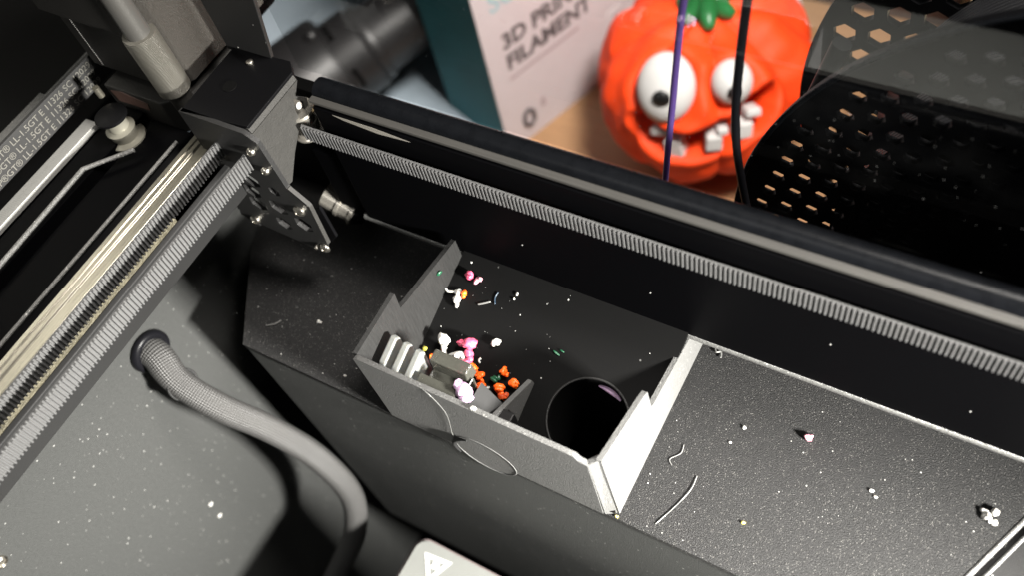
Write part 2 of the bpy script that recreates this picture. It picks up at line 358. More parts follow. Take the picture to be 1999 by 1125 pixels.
# chamfer at the front right corner
B().prism([(10.55, FY + .01, -2.25), (10.80, -4.40, -2.12), (11.02, -4.40, -5.5), (10.66, FY + .01, -5.5)], (-.11, .10, 0)).build('corner_panel', 'bin', bn, bevel=.02)
# sloping floor with a round hole
Wf = Vector((0, 1, .325)).normalized(); kf = Wf.y
out = [(3.95, -4.55 / kf), (10.9, -4.55 / kf), (10.9, 1.5 / kf), (3.95, 1.5 / kf)]
hole = circle((9.31, -2.74 / kf), 1.10, 56)
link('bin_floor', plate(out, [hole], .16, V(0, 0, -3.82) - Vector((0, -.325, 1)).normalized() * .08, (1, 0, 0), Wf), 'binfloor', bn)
ring = B(); cpts = [V(x, y * kf, fz(y * kf)) for x, y in circle((9.31, -2.74 / kf), 1.12, 56)]
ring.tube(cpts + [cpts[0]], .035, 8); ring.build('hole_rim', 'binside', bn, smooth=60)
ch = B(); n_ = 48
ct = [V(x, y * kf, fz(y * kf) - .10) for x, y in circle((9.31, -2.74 / kf), 1.11, n_)]; cbm = [p - V(0, 0, 3.2) for p in ct]
ct2 = [V(x, y * kf, fz(y * kf) - .10) for x, y in circle((9.31, -2.74 / kf), 1.19, n_)]; cb2_ = [p - V(0, 0, 3.2) for p in ct2]
ch.add(ct + cbm + ct2 + cb2_, [(i, (i + 1) % n_, n_ + (i + 1) % n_, n_ + i) for i in range(n_)] + [(2 * n_ + i, 3 * n_ + i, 3 * n_ + (i + 1) % n_, 2 * n_ + (i + 1) % n_) for i in range(n_)] + [(i, 2 * n_ + i, 2 * n_ + (i + 1) % n_, (i + 1) % n_) for i in range(n_)])
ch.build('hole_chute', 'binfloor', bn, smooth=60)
gl = [V(9.31 + 1.06 * math.cos(a), -2.74 + 1.02 * math.sin(a), fz(-2.74 + 1.02 * math.sin(a)) - .3) for a in [R(58 + 5 * k) for k in range(9)]]  # lilac glint at the hole edge, modelled as a thin solid sliver
b = B(); b.tube(gl, [.03 + .06 * math.sin(math.pi * k / 8) for k in range(9)], 8); tag(b.build('lilac_piece', 'lilac', None, smooth=60), 'lilac glint just inside the round hole of the bin, built as a sliver', 'plastic scrap', 'plastic scraps in the waste bin')
# disc set in the front face
nrm = V(0, -1, 0); dc = V(7.13, FY - .01, -5.25)
B().lathe(dc + V(0, .02, 0), dc + V(0, -1, 0), [(0, .96), (.01, .96), (.022, .95), (.022, .93), (.005, .91), (.005, .02)], 48).build('round_plug', 'bin', bn, smooth=40)
arc = [dc + V(.93 * math.cos(a), -.06, .93 * math.sin(a)) for a in [R(112 + 4 * k) for k in range(24)]]
B().tube(arc, [.02 + .05 * math.sin(math.pi * k / 23) for k in range(24)], 8).build('plug_crescent', 'black', bn, smooth=60)
# wiper shelf, fins, clear block, ramp, gusset
B().box(3.98, 7.9, -4.5, -3.75, -5.0, -3.55).build('wiper_shelf', 'black', bn, bevel=.04)
for i in range(3):
    x0 = 4.22 + .42 * i; d_ = -.05 * i
    B().prism([(x0, -4.32 + d_, -3.6), (x0, -4.38 + d_, -2.95), (x0, -4.22 + d_, -2.68), (x0, -3.5 + d_, -2.45), (x0, -3.38 + d_, -2.6), (x0, -3.42 + d_, -3.6)], (.21, -.03, 0)).build('wiper_fin', 'clearfin', bn, bevel=.045)
B().box(5.45, 6.62, -4.3, -3.45, -3.55, -3.1).build('wiper_block', 'clearblock', bn, bevel=.06)
B().prism([(5.45, -4.34, -3.1), (5.45, -4.32, -2.66), (5.45, -4.06, -2.60), (5.45, -4.02, -3.1)], (1.17, 0, 0)).build('wiper_ridge', 'clearblock', bn, bevel=.04)
B().prism([(5.47, -3.70, -3.1), (5.47, -3.66, -2.62), (5.47, -3.32, -2.58), (5.47, -3.28, -3.1)], (1.13, 0, 0)).build('wiper_ridge', 'clearblock', bn, bevel=.04)
B().box(6.68, 7.1, -4.48, -4.0, -3.56, -3.0).build('wiper_stop', 'bin', bn, bevel=.03)
B().prism([(7.0, -4.5, -2.75), (7.72, -4.5, -4.2), (7.0, -4.5, -4.9), (6.9, -4.5, -4.9)], (0, .9, .0)).build('ramp', 'black', bn, bevel=.02)
B().prism([(7.42, -4.5, -3.1), (7.42, -2.45, -4.35), (7.42, -2.4, -4.6), (7.42, -4.5, -5.28)], (.14, 0, 0)).build('gusset', 'bin', bn, bevel=.02)

# ------------------------------------------------------------------ crossbar (gantry)
gb = thing('gantry_crossbar', 'long black crossbar carrying a toothed belt, with end bracket', 'crossbar', (0, .8, 0))
B().box(.45, 40, .22, 1.1, -3.9, .98).build('beam', 'beam', gb, bevel=.04)
B().box(-.7, .44, .35, 1.1, -3.9, -1.3).build('beam_foot', 'beam', gb, bevel=.04)
tb = B(); tb.lathe((.3, .82, 1.02), (40, .82, 1.02), [(0, .33), (39.7, .33)], 40); tb.build('top_tube', 'tube', gb, smooth=60)
B().box(.3, 40, .3, .5, 1.02, 1.12).build('guide_strip', 'steelx', gb, bevel=.02)
lp = B(); lp.lathe((.3, .3, -3.93), (40, .3, -3.93), [(0, .13), (39.7, .13)], 16); lp.build('bottom_lip', 'lip', gb, smooth=60)
B().prism([(1.1, .19, .96), (1.5, .17, .90), (2.6, .15, .84), (3.6, .18, .88), (2.4, .19, .96)], (0, .03, 0)).build('bar_highlight', 'chrome', gb, bevel=.02)  # bright highlight on the bar, shaped as a thin chrome piece
for x in (6.2, 9.9, 14.4, 17.6):
    B().cyl((x, .2, -2.2 + .4 * math.sin(x)), (x, .215, -2.2 + .4 * math.sin(x)), .02, n=8).build('dust_speck', 'dust', gb)
# bracket: top cap, side plate, front plate with hexagonal windows, screws, pulley
B().prism([(-2.63, .96, 1.5), (-.68, 1.07, 1.5), (-.36, .75, 1.5), (-.35, -1.27, 1.5), (-2.56, -1.5, 1.5)], (0, 0, -.2)).build('cap_plate', 'bracketcap', gb, bevel=.02)
B().cyl((-1.75, -.28, 1.505), (-1.75, -.28, 1.52), .2, n=28).build('cap_recess', 'dark', gb)
B().lathe((-1.75, .63, 1.5), (-1.75, .63, 2), [(0, .1), (.06, .1), (.09, .06)], 20).build('screw', 'screw', gb, smooth=40)
sp_out = [(-1.32, 1.28), (-1.3, -.95), (-1.0, -1.0), (-.45, -.35), (.05, .1), (.10, .22), (.62, .22), (.72, .60), (.42, .95), (.71, 1.28)]
sp_hole = [(.2, .62), (.32, .95), (.56, .62), (.5, .36), (.2, .34)]
link('side_plate', plate(sp_out, [sp_hole], .12, (-.33, 0, 0), (0, 1, 0), (0, 0, 1)), 'greyplastic', gb, bevel=.02)
B().prism([(-.27, -1.3, 1.3), (-.27, .7, 1.3), (-.42, .74, 1.5), (-.42, -1.27, 1.5)], (-.1, 0, -.03)).build('edge_chamfer', 'greyplastic', gb, bevel=.01)
B().ball((-.25, .36, .66), .11, (.6, 1, 1), sub=2).build('white_pin', 'white', gb, smooth=180)
fp = [(-2.6, 1.5), (-.35, 1.5), (0.02, 1.25), (.10, -.55), (.60, -1.12), (.42, -3.0), (.12, -3.66), (-2.45, -3.42), (-3.05, -3.28), (-2.5, -1.6), (-2.6, 0)]
hx = [hexa(c, s_, .4) for c, s_ in (((-1.72, -2.1), .33), ((-.82, -1.85), .34), ((-1.05, -2.75), .3), ((-.12, -2.35), .34), ((-1.3, -.85), .3), ((-1.6, -1.45), .32), ((-.55, -1.0), .2))]
link('front_plate', plate(fp, hx, .14, (0, -1.43, 0), (1, 0, 0), (0, 0, 1)), 'bracket', gb, bevel=.02)
B().prism([(.14, -1.5, -.55), (.64, -1.5, -1.12), (.47, -1.5, -3.02), (.40, -1.5, -3.02), (.56, -1.5, -1.16), (.06, -1.5, -.58)], (.02, .12, 0)).build('plate_edge', 'greyplastic', gb, bevel=.01)
B().prism([(.12, -1.1, -1.97), (.42, -1.1, -1.75), (.42, -1.1, -3.2), (.05, -1.1, -3.65)], (0, .1, 0)).build('rear_tab', 'bracketcap', gb, bevel=.02)
for x, z, r_ in ((-.42, .78, .13), (-.3, .05, .13), (.1, -1.55, .19), (.28, -3.25, .17), (-2.4, -3.2, .17), (-.05, -3.35, .08)):
    s_ = B(); s_.lathe((x, -1.5, z), (x, -2.5, z), [(0, r_), (.05, r_), (.10, r_ * .75), (.12, r_ * .45), (.05, r_ * .42), (.05, .01)], 20); s_.build('screw', 'screw', gb, smooth=40)
B().prism([(-3.3, -1.45, -2.2), (-2.95, -1.45, -2.15), (-2.5, -1.45, -3.7), (-2.95, -1.45, -3.95)], (0, .2, 0)).build('foot_tab', 'bracket', gb, bevel=.05)
B().lathe((-.5, .44, -.55), (-.5, .44, 1), [(0, .44), (.08, .46), (.14, .38), (.46, .38), (.48, .36), (.78, .38), (.84, .46), (.92, .44)], 40).build('idler_pulley', 'chrome', gb, smooth=40)
B().prism([(-1.3, .97, 1.35), (-1.17, .97, 1.85), (-.62, .97, 4.2), (-2.9, .97, 4.2), (-2.9, .97, 1.35)], (0, .12, 0)).build('back_plate', 'bracket', gb, bevel=.02)
# rounded end of the lead shaft under the bar
sh = B(); sh.lathe((-1.55, .6, -4.1), (-.05, .6, -4.75), [(0, .42), (.5, .42), (.52, .47), (.62, .47), (.64, .44), (1.0, .44), (1.02, .49), (1.12, .49), (1.16, .42)], 32); sh.build('shaft_collar', 'chrome', gb, smooth=40)
B().ball((-.52, .6, -4.55), .41, sub=3).build('shaft_end', 'tube', gb, smooth=180)

# ------------------------------------------------------------------ toothed belts
def tooth_mesh(axis, side, wz):
    b = B(); p = .034
    if axis == 'x': b.prism([(-p, 0, -wz / 2), (p, 0, -wz / 2), (p * .6, side * .07, -wz / 2), (-p * .6, side * .07, -wz / 2)], (0, 0, wz))
    else: b.prism([(0, -p, -wz / 2), (0, p, -wz / 2), (side * .07, p * .6, -wz / 2), (side * .07, -p * .6, -wz / 2)], (0, 0, wz))
    me = b.mesh('tooth'); me.materials.append(M['rubber']); return me
def belt(name, label, p0, p1, zc, wz, axis, side, pitch=.112):
    t = thing(name, label, 'belt', ((p0[0] + p1[0]) / 2, (p0[1] + p1[1]) / 2, zc), 'toothed drive belts')
    b = B(); h = wz / 2
    d = .05 * (-side)
    if axis == 'x': b.box(p0[0], p1[0], min(p0[1], p0[1] + d), max(p0[1], p0[1] + d), zc - h, zc + h)
    else: b.box(min(p0[0], p0[0] + d), max(p0[0], p0[0] + d), min(p0[1], p1[1]), max(p0[1], p1[1]), zc - h, zc + h)
    b.build('belt_band', 'rubber', t)
    me = tooth_mesh(axis, side, wz); L = (Vector(p1) - Vector(p0)).length; n = int(L / pitch)
    for i in range(n):
        f = (i + .5) / n; o = bpy.data.objects.new('tooth', me); COL.objects.link(o)
        o.parent = t; o.matrix_parent_inverse = Matrix.Translation(-rootpos(t))
        o.location = (p0[0] + (p1[0] - p0[0]) * f, p0[1] + (p1[1] - p0[1]) * f, zc + random.uniform(-.006, .006))
    return t
belt('drive_belt', 'grey toothed belt stretched along the front of the black crossbar', (-.1, .0), (31.5, .0), .06, .50, 'x', -1, .112)
belt('drive_belt', 'grey toothed belt nearest the cable grommet, outer of two side belts', (-.8, -12.5), (-.8, -1.52), .23, .54, 'y', 1)
belt('drive_belt', 'grey toothed belt lying against the shiny steel rail', (-1.8, -12.5), (-1.8, -1.2), .29, .54, 'y', 1)

# ------------------------------------------------------------------ side frame with rails
sf = thing('side_frame', 'black side frame with steel guide rail and silver strips', 'frame', (-4, -6, 0))
YA, YB = -16, -1.0
def ext(prof, name, m, y0=YA, y1=YB, bevel=.02): return B().prism([(x, y0, z) for x, z in prof], (0, y1 - y0, 0)).build(name, m, sf, bevel=bevel)
ext([(-3.25, -.5), (-2.38, -.5), (-2.38, -.08), (-2.45, 0), (-2.62, 0), (-2.66, -.06), (-2.82, -.06), (-2.86, 0), (-2.98, 0), (-3.0, -.04), (-3.03, -.04), (-3.05, 0), (-3.2, 0), (-3.25, -.06)], 'steel_rail', 'steel', y1=-1.1)
ext([(-3.3, -1.6), (-2.1, -1.6), (-2.1, -.3), (-2.2, -.22), (-2.4, -.22), (-2.4, -.52), (-3.3, -.52)], 'rail_face', 'gold', y1=-3.6)
ext([(-3.3, -1.75), (-1.95, -1.75), (-1.95, -.52), (-2.09, -.46), (-2.09, -1.61), (-3.3, -1.61)], 'rail_support', 'black', y1=-1.2)
ext([(-5.4, -2.2), (-3.31, -2.2), (-3.31, -.10), (-3.45, -.02), (-3.5, -.3), (-5.2, -.3), (-5.4, -.6)], 'frame_bar', 'beam')
bd = B(); bd.tube([(-3.53, y, .02) for y in (YA, -5, -1.6)], .055, 10); bd.build('bead_edge', 'cast', sf, smooth=60)
bd = B(); bd.tube([(-5.42, -16, -.05), (-5.5, -7, 0), (-5.62, -3.42, 0), (-4.83, -2.56, 0), (-4.6, -2.3, 0)], .075, 8); bd.build('bent_edge', 'cast', sf, smooth=60)
ext([(-8.5, -1.0), (-5.45, -1.0), (-5.45, -.12), (-6.35, -.12), (-6.4, -.3), (-8.5, -.3)], 'frame_plate', 'beam', y1=5)
ext([(-6.98, -.2), (-6.52, -.2), (-6.52, 0), (-6.98, 0)], 'silver_strip', 'silver', y1=-1.9)
ext([(-9.35, -.6), (-8.75, -.6), (-8.75, -.06), (-8.85, 0), (-9.3, 0), (-9.35, -.06)], 'cast_bar', 'cast', y1=-1.62)
ext([(-9.25, -.6), (-8.8, -.6), (-8.8, -.12), (-9.2, -.08)], 'cast_bar', 'cast', y0=-1.6, y1=.6)
ext([(-20, -.9), (-9.4, -.9), (-9.4, -.5), (-20, -.5)], 'outer_plate', 'dark', y1=6)

# printed belt
pb = thing('printed_belt', 'black belt printed with repeating white part numbers', 'belt', (-7.5, -5, .5))
B().box(-7.62, -7.5, -16, .4, 0.02, .98).build('belt_band', 'beltblack', pb, bevel=.01)
S_ = 'POWERGRIP\u00aeGT\u00ae LL-1.5GT E 11326 SC 12029'
for i, z in enumerate((.70, .40, .10)):
    me = text_mesh(S_, .285, (-7.488, -6.35, z), (0, 1, 0), (0, 0, 1), .003); link('lettering', me, 'ink', pb)['kind'] = 'stuff'
    me = text_mesh(S_, .285, (-7.488, -12.2, z), (0, 1, 0), (0, 0, 1), .003); link('lettering', me, 'ink', pb)['kind'] = 'stuff'

# ------------------------------------------------------------------ corner block with pulley
cb = thing('corner_block', 'dark textured corner block with pale ribbed sleeve above the rails', 'block', (-5, 1, .8))
B().prism([(-7.15, -.5, .75), (-3.95, -.55, .95), (-3.5, -.1, .95), (-3.5, 3.2, .95), (-7.15, 3.2, .75)], (0, 0, 6.5)).build('housing', 'print', cb, bevel=.05)
B().prism([(-7.18, -.56, .9), (-4.0, -.62, 1.0), (-4.0, -.5, 1.0), (-7.18, -.45, .9)], (0, 0, 2.05)).build('front_panel', 'blockplastic', cb, bevel=.02)
B().prism([(-7.6, -.75, 2.95), (-4.0, -.8, 2.9), (-3.7, -.4, 2.9), (-7.6, -.3, 3.0)], (0, 0, 1.5)).build('upper_lip', 'blockplastic', cb, bevel=.05)
dots = B()
for k in range(34):
    f = k / 33; dots.ball((-6.72, -.575, 1.0 + 1.92 * f), .016, sub=1)
d_ = dots.build('glint_row', 'inkglint', cb)  # light glints along the block edge, built as tiny white balls
B().lathe((-3.72, -.62, 1.05), (-3.72, -.62, 3.2), [(0, .36), (.04, .40), (.08, .46), (2.0, .46), (2.05, .44)], 48).build('ribbed_sleeve', 'ribbed', cb, smooth=40)
B().lathe((-3.72, -.62, 3.1), (-3.72, -.62, 6.5), [(0, .33), (3.4, .33)], 32).build('rod', 'greyrod', cb, smooth=40)
B().lathe((-3.72, -.62, .45), (-3.72, -.62, 1.05), [(0, .3), (.6, .33)], 32).build('rod_foot', 'blockplastic', cb, smooth=40)
B().prism([(-6.6, -1.0, -.6), (-4.3, -1.0, -.6), (-3.6, -.4, -.6), (-3.6, 2.5, -.6), (-6.6, 2.5, -.6)], (0, 0, 1.25)).build('base', 'blockplastic', cb, bevel=.05)
B().prism([(-6.3, -1.02, .1), (-5.0, -1.02, .15), (-4.9, -1.02, .45), (-5.9, -1.02, .6), (-6.4, -1.02, .5)], (0, .03, 0)).build('brown_label', 'brown', cb)
B().prism([(-5.6, -1.9, -.55), (-4.2, -1.6, -.55), (-4.2, -.9, -.55), (-5.6, -.9, -.55)], (0, 0, .1)).build('base_foot', 'greyplastic', cb, bevel=.02)
B().lathe((-5.5, -1.85, -.35), (-5.5, -1.85, 1), [(0, .5), (.04, .56), (.10, .56), (.16, .40), (.42, .38), (.46, .44), (.52, .3), (.9, .3)], 36)  .build('pulley', 'ivory', cb, smooth=40)
B().lathe((-5.5, -1.85, .57), (-5.5, -1.85, 1), [(0, .47), (.08, .47), (.1, .42)], 32).build('pulley_cap', 'bracketcap', cb, smooth=40)
B().cyl((-6.35, -1.35, .6), (-6.35, -1.35, .95), .1, n=16).build('pin', 'steel', cb, smooth=40)

# ------------------------------------------------------------------ grommet and braided cable
gr = thing('cable_grommet', 'black rubber grommet set in the grey wall', 'grommet', (-5, -5.98, -5.95))
ax = [V(-4.9, -5.95 + .57 * math.cos(a), -5.98 + .62 * math.sin(a)) for a in [2 * math.pi * k / 40 for k in range(41)]]
b = B(); b.tube(ax, .16, 12); b.build('grommet_ring', 'blackfil', gr, smooth=60)
cb2 = thing('braided_cable', 'grey braided cable hanging out of the rubber grommet', 'cable', (-4.9, -6, -6.2))
path = smooth_path([(-5.3, -5.95, -5.9), (-4.6, -6.0, -6.05), (-3.75, -6.3, -6.6), (-2.55, -6.25, -7.55), (-1.57, -5.85, -9.25), (-.69, -5.62, -11.36), (-.2, -5.77, -14.07), (-.3, -6.57, -16.22), (-.99, -7.71, -18.25), (-1.86, -8.95, -20.25), (-3.1, -10.6, -22.9)], 10)
b = B(); b.tube(path, [.50 if i < 14 else .45 + .05 * max(0, 1 - (i - 14) / 6) for i in range(len(path))], 32, uv=True); b.build('sleeve', 'braid', cb2, smooth=60, fix=False)
tie = [V(-3.62, -6.3, -6.68) + (V(.62, .02, .32).normalized().cross(V(0, 1, 0)) * math.cos(a) + V(0, 1, 0) * math.sin(a)) * .5 for a in [2 * math.pi * k / 32 for k in range(33)]]
b = B(); b.tube(tie, .045, 8); b.build('cable_tie', 'black', cb2, smooth=60)

# ------------------------------------------------------------------ heated bed with warning mark
hb = thing('print_bed', 'grey rounded corner of the print bed with warning triangle', 'print bed', (10, -12, -13))
def rrect(x0, x1, y0, y1, r_):
    o = []
    for cx, cy, a0 in ((x1 - r_, y1 - r_, 0), (x0 + r_, y1 - r_, 90), (x0 + r_, y0 + r_, 180), (x1 - r_, y0 + r_, 270)):
        o += [(cx + r_ * math.cos(R(a0 + 15 * k)), cy + r_ * math.sin(R(a0 + 15 * k))) for k in range(7)]
    return o
link('plate', plate(rrect(3.56, 28, -18, -6.12, .45), [], .12, (0, 0, -13.06), (1, 0, 0), (0, 1, 0)), 'bed', hb, bevel=.02)
link('base_plate', plate(rrect(3.42, 28.1, -18.1, -6.05, .5), [], .3, (0, 0, -13.29), (1, 0, 0), (0, 1, 0)), 'bedside', hb, bevel=.02)
c = V(4.52, -6.78, -12.985); up = V(.1, -1, 0).normalized(); rt = V(1, .1, 0).normalized()
def tri(s): return [tuple(c + up * (s * math.sin(R(90 + 120 * k))) + rt * (s * math.cos(R(90 + 120 * k)))) for k in range(3)]
def tri2(s): return [(s * math.cos(R(90 + 120 * k)), s * math.sin(R(90 + 120 * k))) for k in range(3)]
link('warning_triangle', plate(tri2(.62), [tri2(.36)], .02, c, rt, up), 'inkglint', hb)
for k in (-1, 0, 1):
    pts = [c + rt * (.10 * k + .03 * math.sin(t * 6)) + up * (-.13 + .26 * t) for t in (0, .25, .5, .75, 1)]
    b = B(); b.tube(pts, .022, 6); b.build('heat_wave', 'inkglint', hb)

# ------------------------------------------------------------------ outside: spool, filaments, pumpkin, carton, hose
sp = thing('filament_spool', 'large black filament spool with honeycomb flanges behind the glass', 'spool', (20.5, 8, -15))
SC = (20.5, -4.93); SR = 10.2
def flange(y, name, hr, pitch, rot, rmin=5.2):
    holes = []
    for i in range(-16, 17):
        for j in range(-16, 17):
            x = (i + .5 * (j % 2)) * pitch; z = j * pitch * .87
            xr = x * math.cos(rot) - z * math.sin(rot); zr = x * math.sin(rot) + z * math.cos(rot); d = math.hypot(xr, zr)
            if rmin < d < SR - .62 and xr < 3 and zr > -7.5: holes.append(hexa((SC[0] + xr, SC[1] + zr), hr, rot + math.pi / 6))
    me = plate(circle(SC, SR, 120), holes, .22, (0, y, 0), (1, 0, 0), (0, 0, 1)); link(name, me, 'spool', sp)
flange(5.2, 'front_flange', .235, .72, .25)
flange(10.6, 'rear_flange', .36, .98, .1)
b = B(); b.lathe((SC[0], 5.5, SC[1]), (SC[0], 10.3, SC[1]), [(0, 7.6), (4.8, 7.6)], 90); b.build('wound_filament', 'wound', sp, smooth=40)
rim = [V(SC[0] + SR * math.cos(2 * math.pi * k / 120), 5.0, SC[1] + SR * math.sin(2 * math.pi * k / 120)) for k in range(121)]
b = B(); b.tube(rim, .07, 8); b.build('flange_rim', 'tube', sp, smooth=60)
b = B(); b.tube([(11.88, 8.1, -.5), (11.7, 8, -1.3), (11.45, 8, -2.4)], .27, 20); b.build('edge_clip', 'spool', sp, smooth=60)

o = B(); o.tube(smooth_path([(10.2, 3.3, 7.6), (9.62, 3.3, 4.4), (9.25, 3.3, 1.0), (8.98, 3.3, -1.7), (8.7, 3.3, -5)], 6), .085, 10)
tag(o.build('purple_filament', 'purple', None, smooth=60), 'purple filament strand hanging straight in front of the pumpkin', 'filament')
o = B(); o.tube(smooth_path([(11.2, 3.3, 7.4), (10.97, 3.3, 4.72), (10.84, 3.3, 2.55), (10.82, 3.3, 1.4), (10.88, 3.3, .2), (11.05, 3.3, -1.0), (11.4, 3.3, -3)], 8), .105, 10)
tag(o.build('black_filament', 'blackfil', None, smooth=60), 'black filament strand curving past the right eye of the pumpkin', 'filament')

# pumpkin
PC = V(1.7, 23.3, -19.6); PR = 5.95
pk = thing('pumpkin', 'orange toy pumpkin with bulging white eyes and crooked teeth', 'toy pumpkin', (1.7, 23.3, DZ))
FD = V(.385, -.92, 0).normalized()
mouth = [V(*d) for d in ((-.196, -.934, .298), (-.107, -.964, .244), (.004, -.978, .207), (.158, -.968, .194), (.301, -.935, .189), (.449, -.864, .228), (.57, -.768, .291), (.679, -.637, .365), (.744, -.478, .468))]
mouth = smooth_path(mouth, 6)
EL = V(-.007, -.784, .62).normalized(); ER = V(.482, -.583, .654).normalized()
def prad(d):
    az = math.atan2(d.y, d.x); el = math.asin(max(-1, min(1, d.z)))
    k = abs(math.sin((az + .25) * 4)) ** .6
    rr = PR * (.87 + .13 * k * math.cos(el) ** .7)
    rr *= 1 - .10 * max(0, d.z) ** 4 - .06 * max(0, -d.z) ** 2
    rr += .30 * noise.noise(d * 2.3) + .16 * noise.noise(d * 5)
    front = max(0, d.dot(FD.normalized()))
    rr += .25 * front ** 2
    for e, sz in ((EL, .36), (ER, .26)):
        a = d.angle(e)
        rr += .35 * math.exp(-((a - sz) / .10) ** 2)
        if a < sz: rr -= .5 * (1 - a / sz)
    m = min(range(len(mouth)), key=lambda i: (mouth[i] - d).length_squared); t = m / (len(mouth) - 1)
    dd = (mouth[m].normalized() - d); dist = dd.length; wd = .07 + .06 * math.sin(math.pi * t) ** .5 + (.03 if t > .85 else 0)
    rr -= 2.1 / (1 + math.exp((dist - wd) / .012)); rr += .22 * math.exp(-((dist - wd - .07) / .05) ** 2)
    return rr
NU, NV = 260, 150; vs = []; fs = []
for j in range(NV + 1):
    el = math.pi * (j / NV - .5)
    for i in range(NU):
        a = 2 * math.pi * i / NU; d = V(math.cos(el) * math.cos(a), math.cos(el) * math.sin(a), math.sin(el)); rr = prad(d)
        vs.append(PC + V(d.x * rr, d.y * rr, max(d.z * rr * .95, -5.35)))
for j in range(NV):
    for i in range(NU): fs.append((j * NU + i, j * NU + (i + 1) % NU, (j + 1) * NU + (i + 1) % NU, (j + 1) * NU + i))
b = B(); b.add(vs, fs); b.build('body', 'pumpkin', pk, smooth=180, fix=False)
upv = V(-.2, .5, .85)
def frame(n_):
    n_ = n_.normalized(); y_ = (upv - n_ * upv.dot(n_)).normalized(); x_ = y_.cross(n_); return Matrix((x_, y_, n_)).transposed()
for e, a_, b_, dp, pd, pr in ((EL, 1.48, 1.72, .62, V(.018, -.818, .575), .46), (ER, 1.0, 1.1, .68, V(.486, -.629, .607), .33)):
    fr_ = frame(e); c = PC + e * (PR - .05)
    eo = B().ball(c, 1, (a_, b_, .95), sub=4, rot=fr_).build('eye', 'eye', pk, smooth=180)
    pd = pd.normalized(); pc = PC + pd * (PR + .8)
    # sit the pupil on the eye surface
    lo = fr_.transposed() @ (pc - c); s_ = 1 / math.sqrt((lo.x / a_) ** 2 + (lo.y / b_) ** 2 + (lo.z / .95) ** 2); ps = c + fr_ @ (lo * s_)
    B().ball(ps, pr, (1, 1, .45), sub=3, rot=frame((ps - c))).build('pupil', 'pupil', eo, smooth=180)
for d, s1, s2 in ((V(-.022, -.967, .254), .55, .28), (V(.127, -.986, .11), .62, .66), (V(.453, -.873, .183), .52, .55), (V(.663, -.705, .253), .5, .55), (V(.696, -.606, .386), .5, .28), (V(.505, -.812, .294), .36, .26)):
    d = d.normalized(); fr_ = frame(d); c = PC + d * (PR - .05); b = B()
    q = [c - d * .42 + fr_ @ V(x * s1 * .85, y * s2 * .85, z) for z in (-.5, .45) for x, y in ((-.95, -1), (1, -.9), (.85, 1), (-.9, .9))]
    b.add(q, [(3, 2, 1, 0), (4, 5, 6, 7), (0, 1, 5, 4), (1, 2, 6, 5), (2, 3, 7, 6), (3, 0, 4, 7)]); b.build('tooth', 'eye', pk, bevel=.12)
b = B()
for k in range(6):
    a = k * math.pi / 3; b.tube(smooth_path([PC + V(.25 * math.cos(a) - .1, .25 * math.sin(a) + .3, 7.6), PC + V(.42 * math.cos(a), .42 * math.sin(a) + .2, 6.2), PC + V(.75 * math.cos(a) + .05, .75 * math.sin(a), 5.1), PC + V(1.5 * math.cos(a) + .1, 1.5 * math.sin(a) - .05, 4.75)], 5), [.45] * 5 + [.5] * 5 + [.5, .48, .44, .38, .3, .2], 10)
b.build('stem', 'stem', pk, smooth=60)

# filament carton
BC = V(-8.88, 18.42, DZ); th = R(70); H = V(math.cos(th), math.sin(th), 0); N_ = V(math.sin(th), -math.cos(th), 0); UZ = V(0, 0, 1)
cx_ = thing('filament_carton', 'pale and teal filament carton standing beside the pumpkin', 'box', tuple(BC))
BW, BD, BH = 12.5, 5.8, 21
def quad(o0, u, v, th_, name, m): B().prism([o0, o0 + u, o0 + u + v, o0 + v], th_).build(name, m, cx_, bevel=.03)
quad(BC + H * .0, H * BW, UZ * BH, -N_ * .12, 'front_panel', 'carton')
quad(BC - N_ * .125, -N_ * BD, UZ * BH, H * .12, 'side_panel', 'teal')
quad(BC + H * .13 - N_ * BD, H * (BW - .2), UZ * BH, -N_ * .12, 'rear_panel', 'teal')
quad(BC + H * (BW - .12) - N_ * .13, -N_ * (BD - .1), UZ * BH, H * .12, 'side_panel', 'teal')
quad(BC + UZ * (BH - .12) + H * .13 - N_ * .13, H * (BW - .3), -N_ * (BD - .2), UZ * .1, 'top_panel', 'carton')
def btext(s, size, u, z, m, bold=.0, shear=0.0):
    link('lettering', text_mesh(s, size, BC + H * u + UZ * (z - DZ) + N_ * .012, H, UZ, .004, 'LEFT', shear, bold), m, cx_)
btext('3D PRINTING', 1.42, 1.25, -17.42, 'printgrey', .055)
btext('FILAMENT', 1.42, 1.25, -18.92, 'printgrey', .055)
btext('SUNLU', 1.7, .95, -14.7, 'printteal', .04)
B().prism([BC + H * 1.25 + UZ * (-19.75 - DZ), BC + H * 6.6 + UZ * (-19.75 - DZ), BC + H * 6.6 + UZ * (-19.5 - DZ), BC + H * 1.25 + UZ * (-19.5 - DZ)], N_ * .012).build('print_line', 'printlight', cx_)
ic = [BC + H * (1.9 + .38 * math.cos(a)) + UZ * (-23.3 - DZ + .6 * math.sin(a)) + N_ * .01 for a in [2 * math.pi * k / 24 for k in range(25)]]
b = B(); b.tube(ic, .16, 6); b.build('print_icon', 'printgrey', cx_)
B().prism([BC + H * 2.95 + UZ * (-23.3 - DZ), BC + H * 3.3 + UZ * (-23.3 - DZ), BC + H * 3.3 + UZ * (-22.6 - DZ), BC + H * 2.95 + UZ * (-22.6 - DZ)], N_ * .012).build('print_icon', 'printlight', cx_)

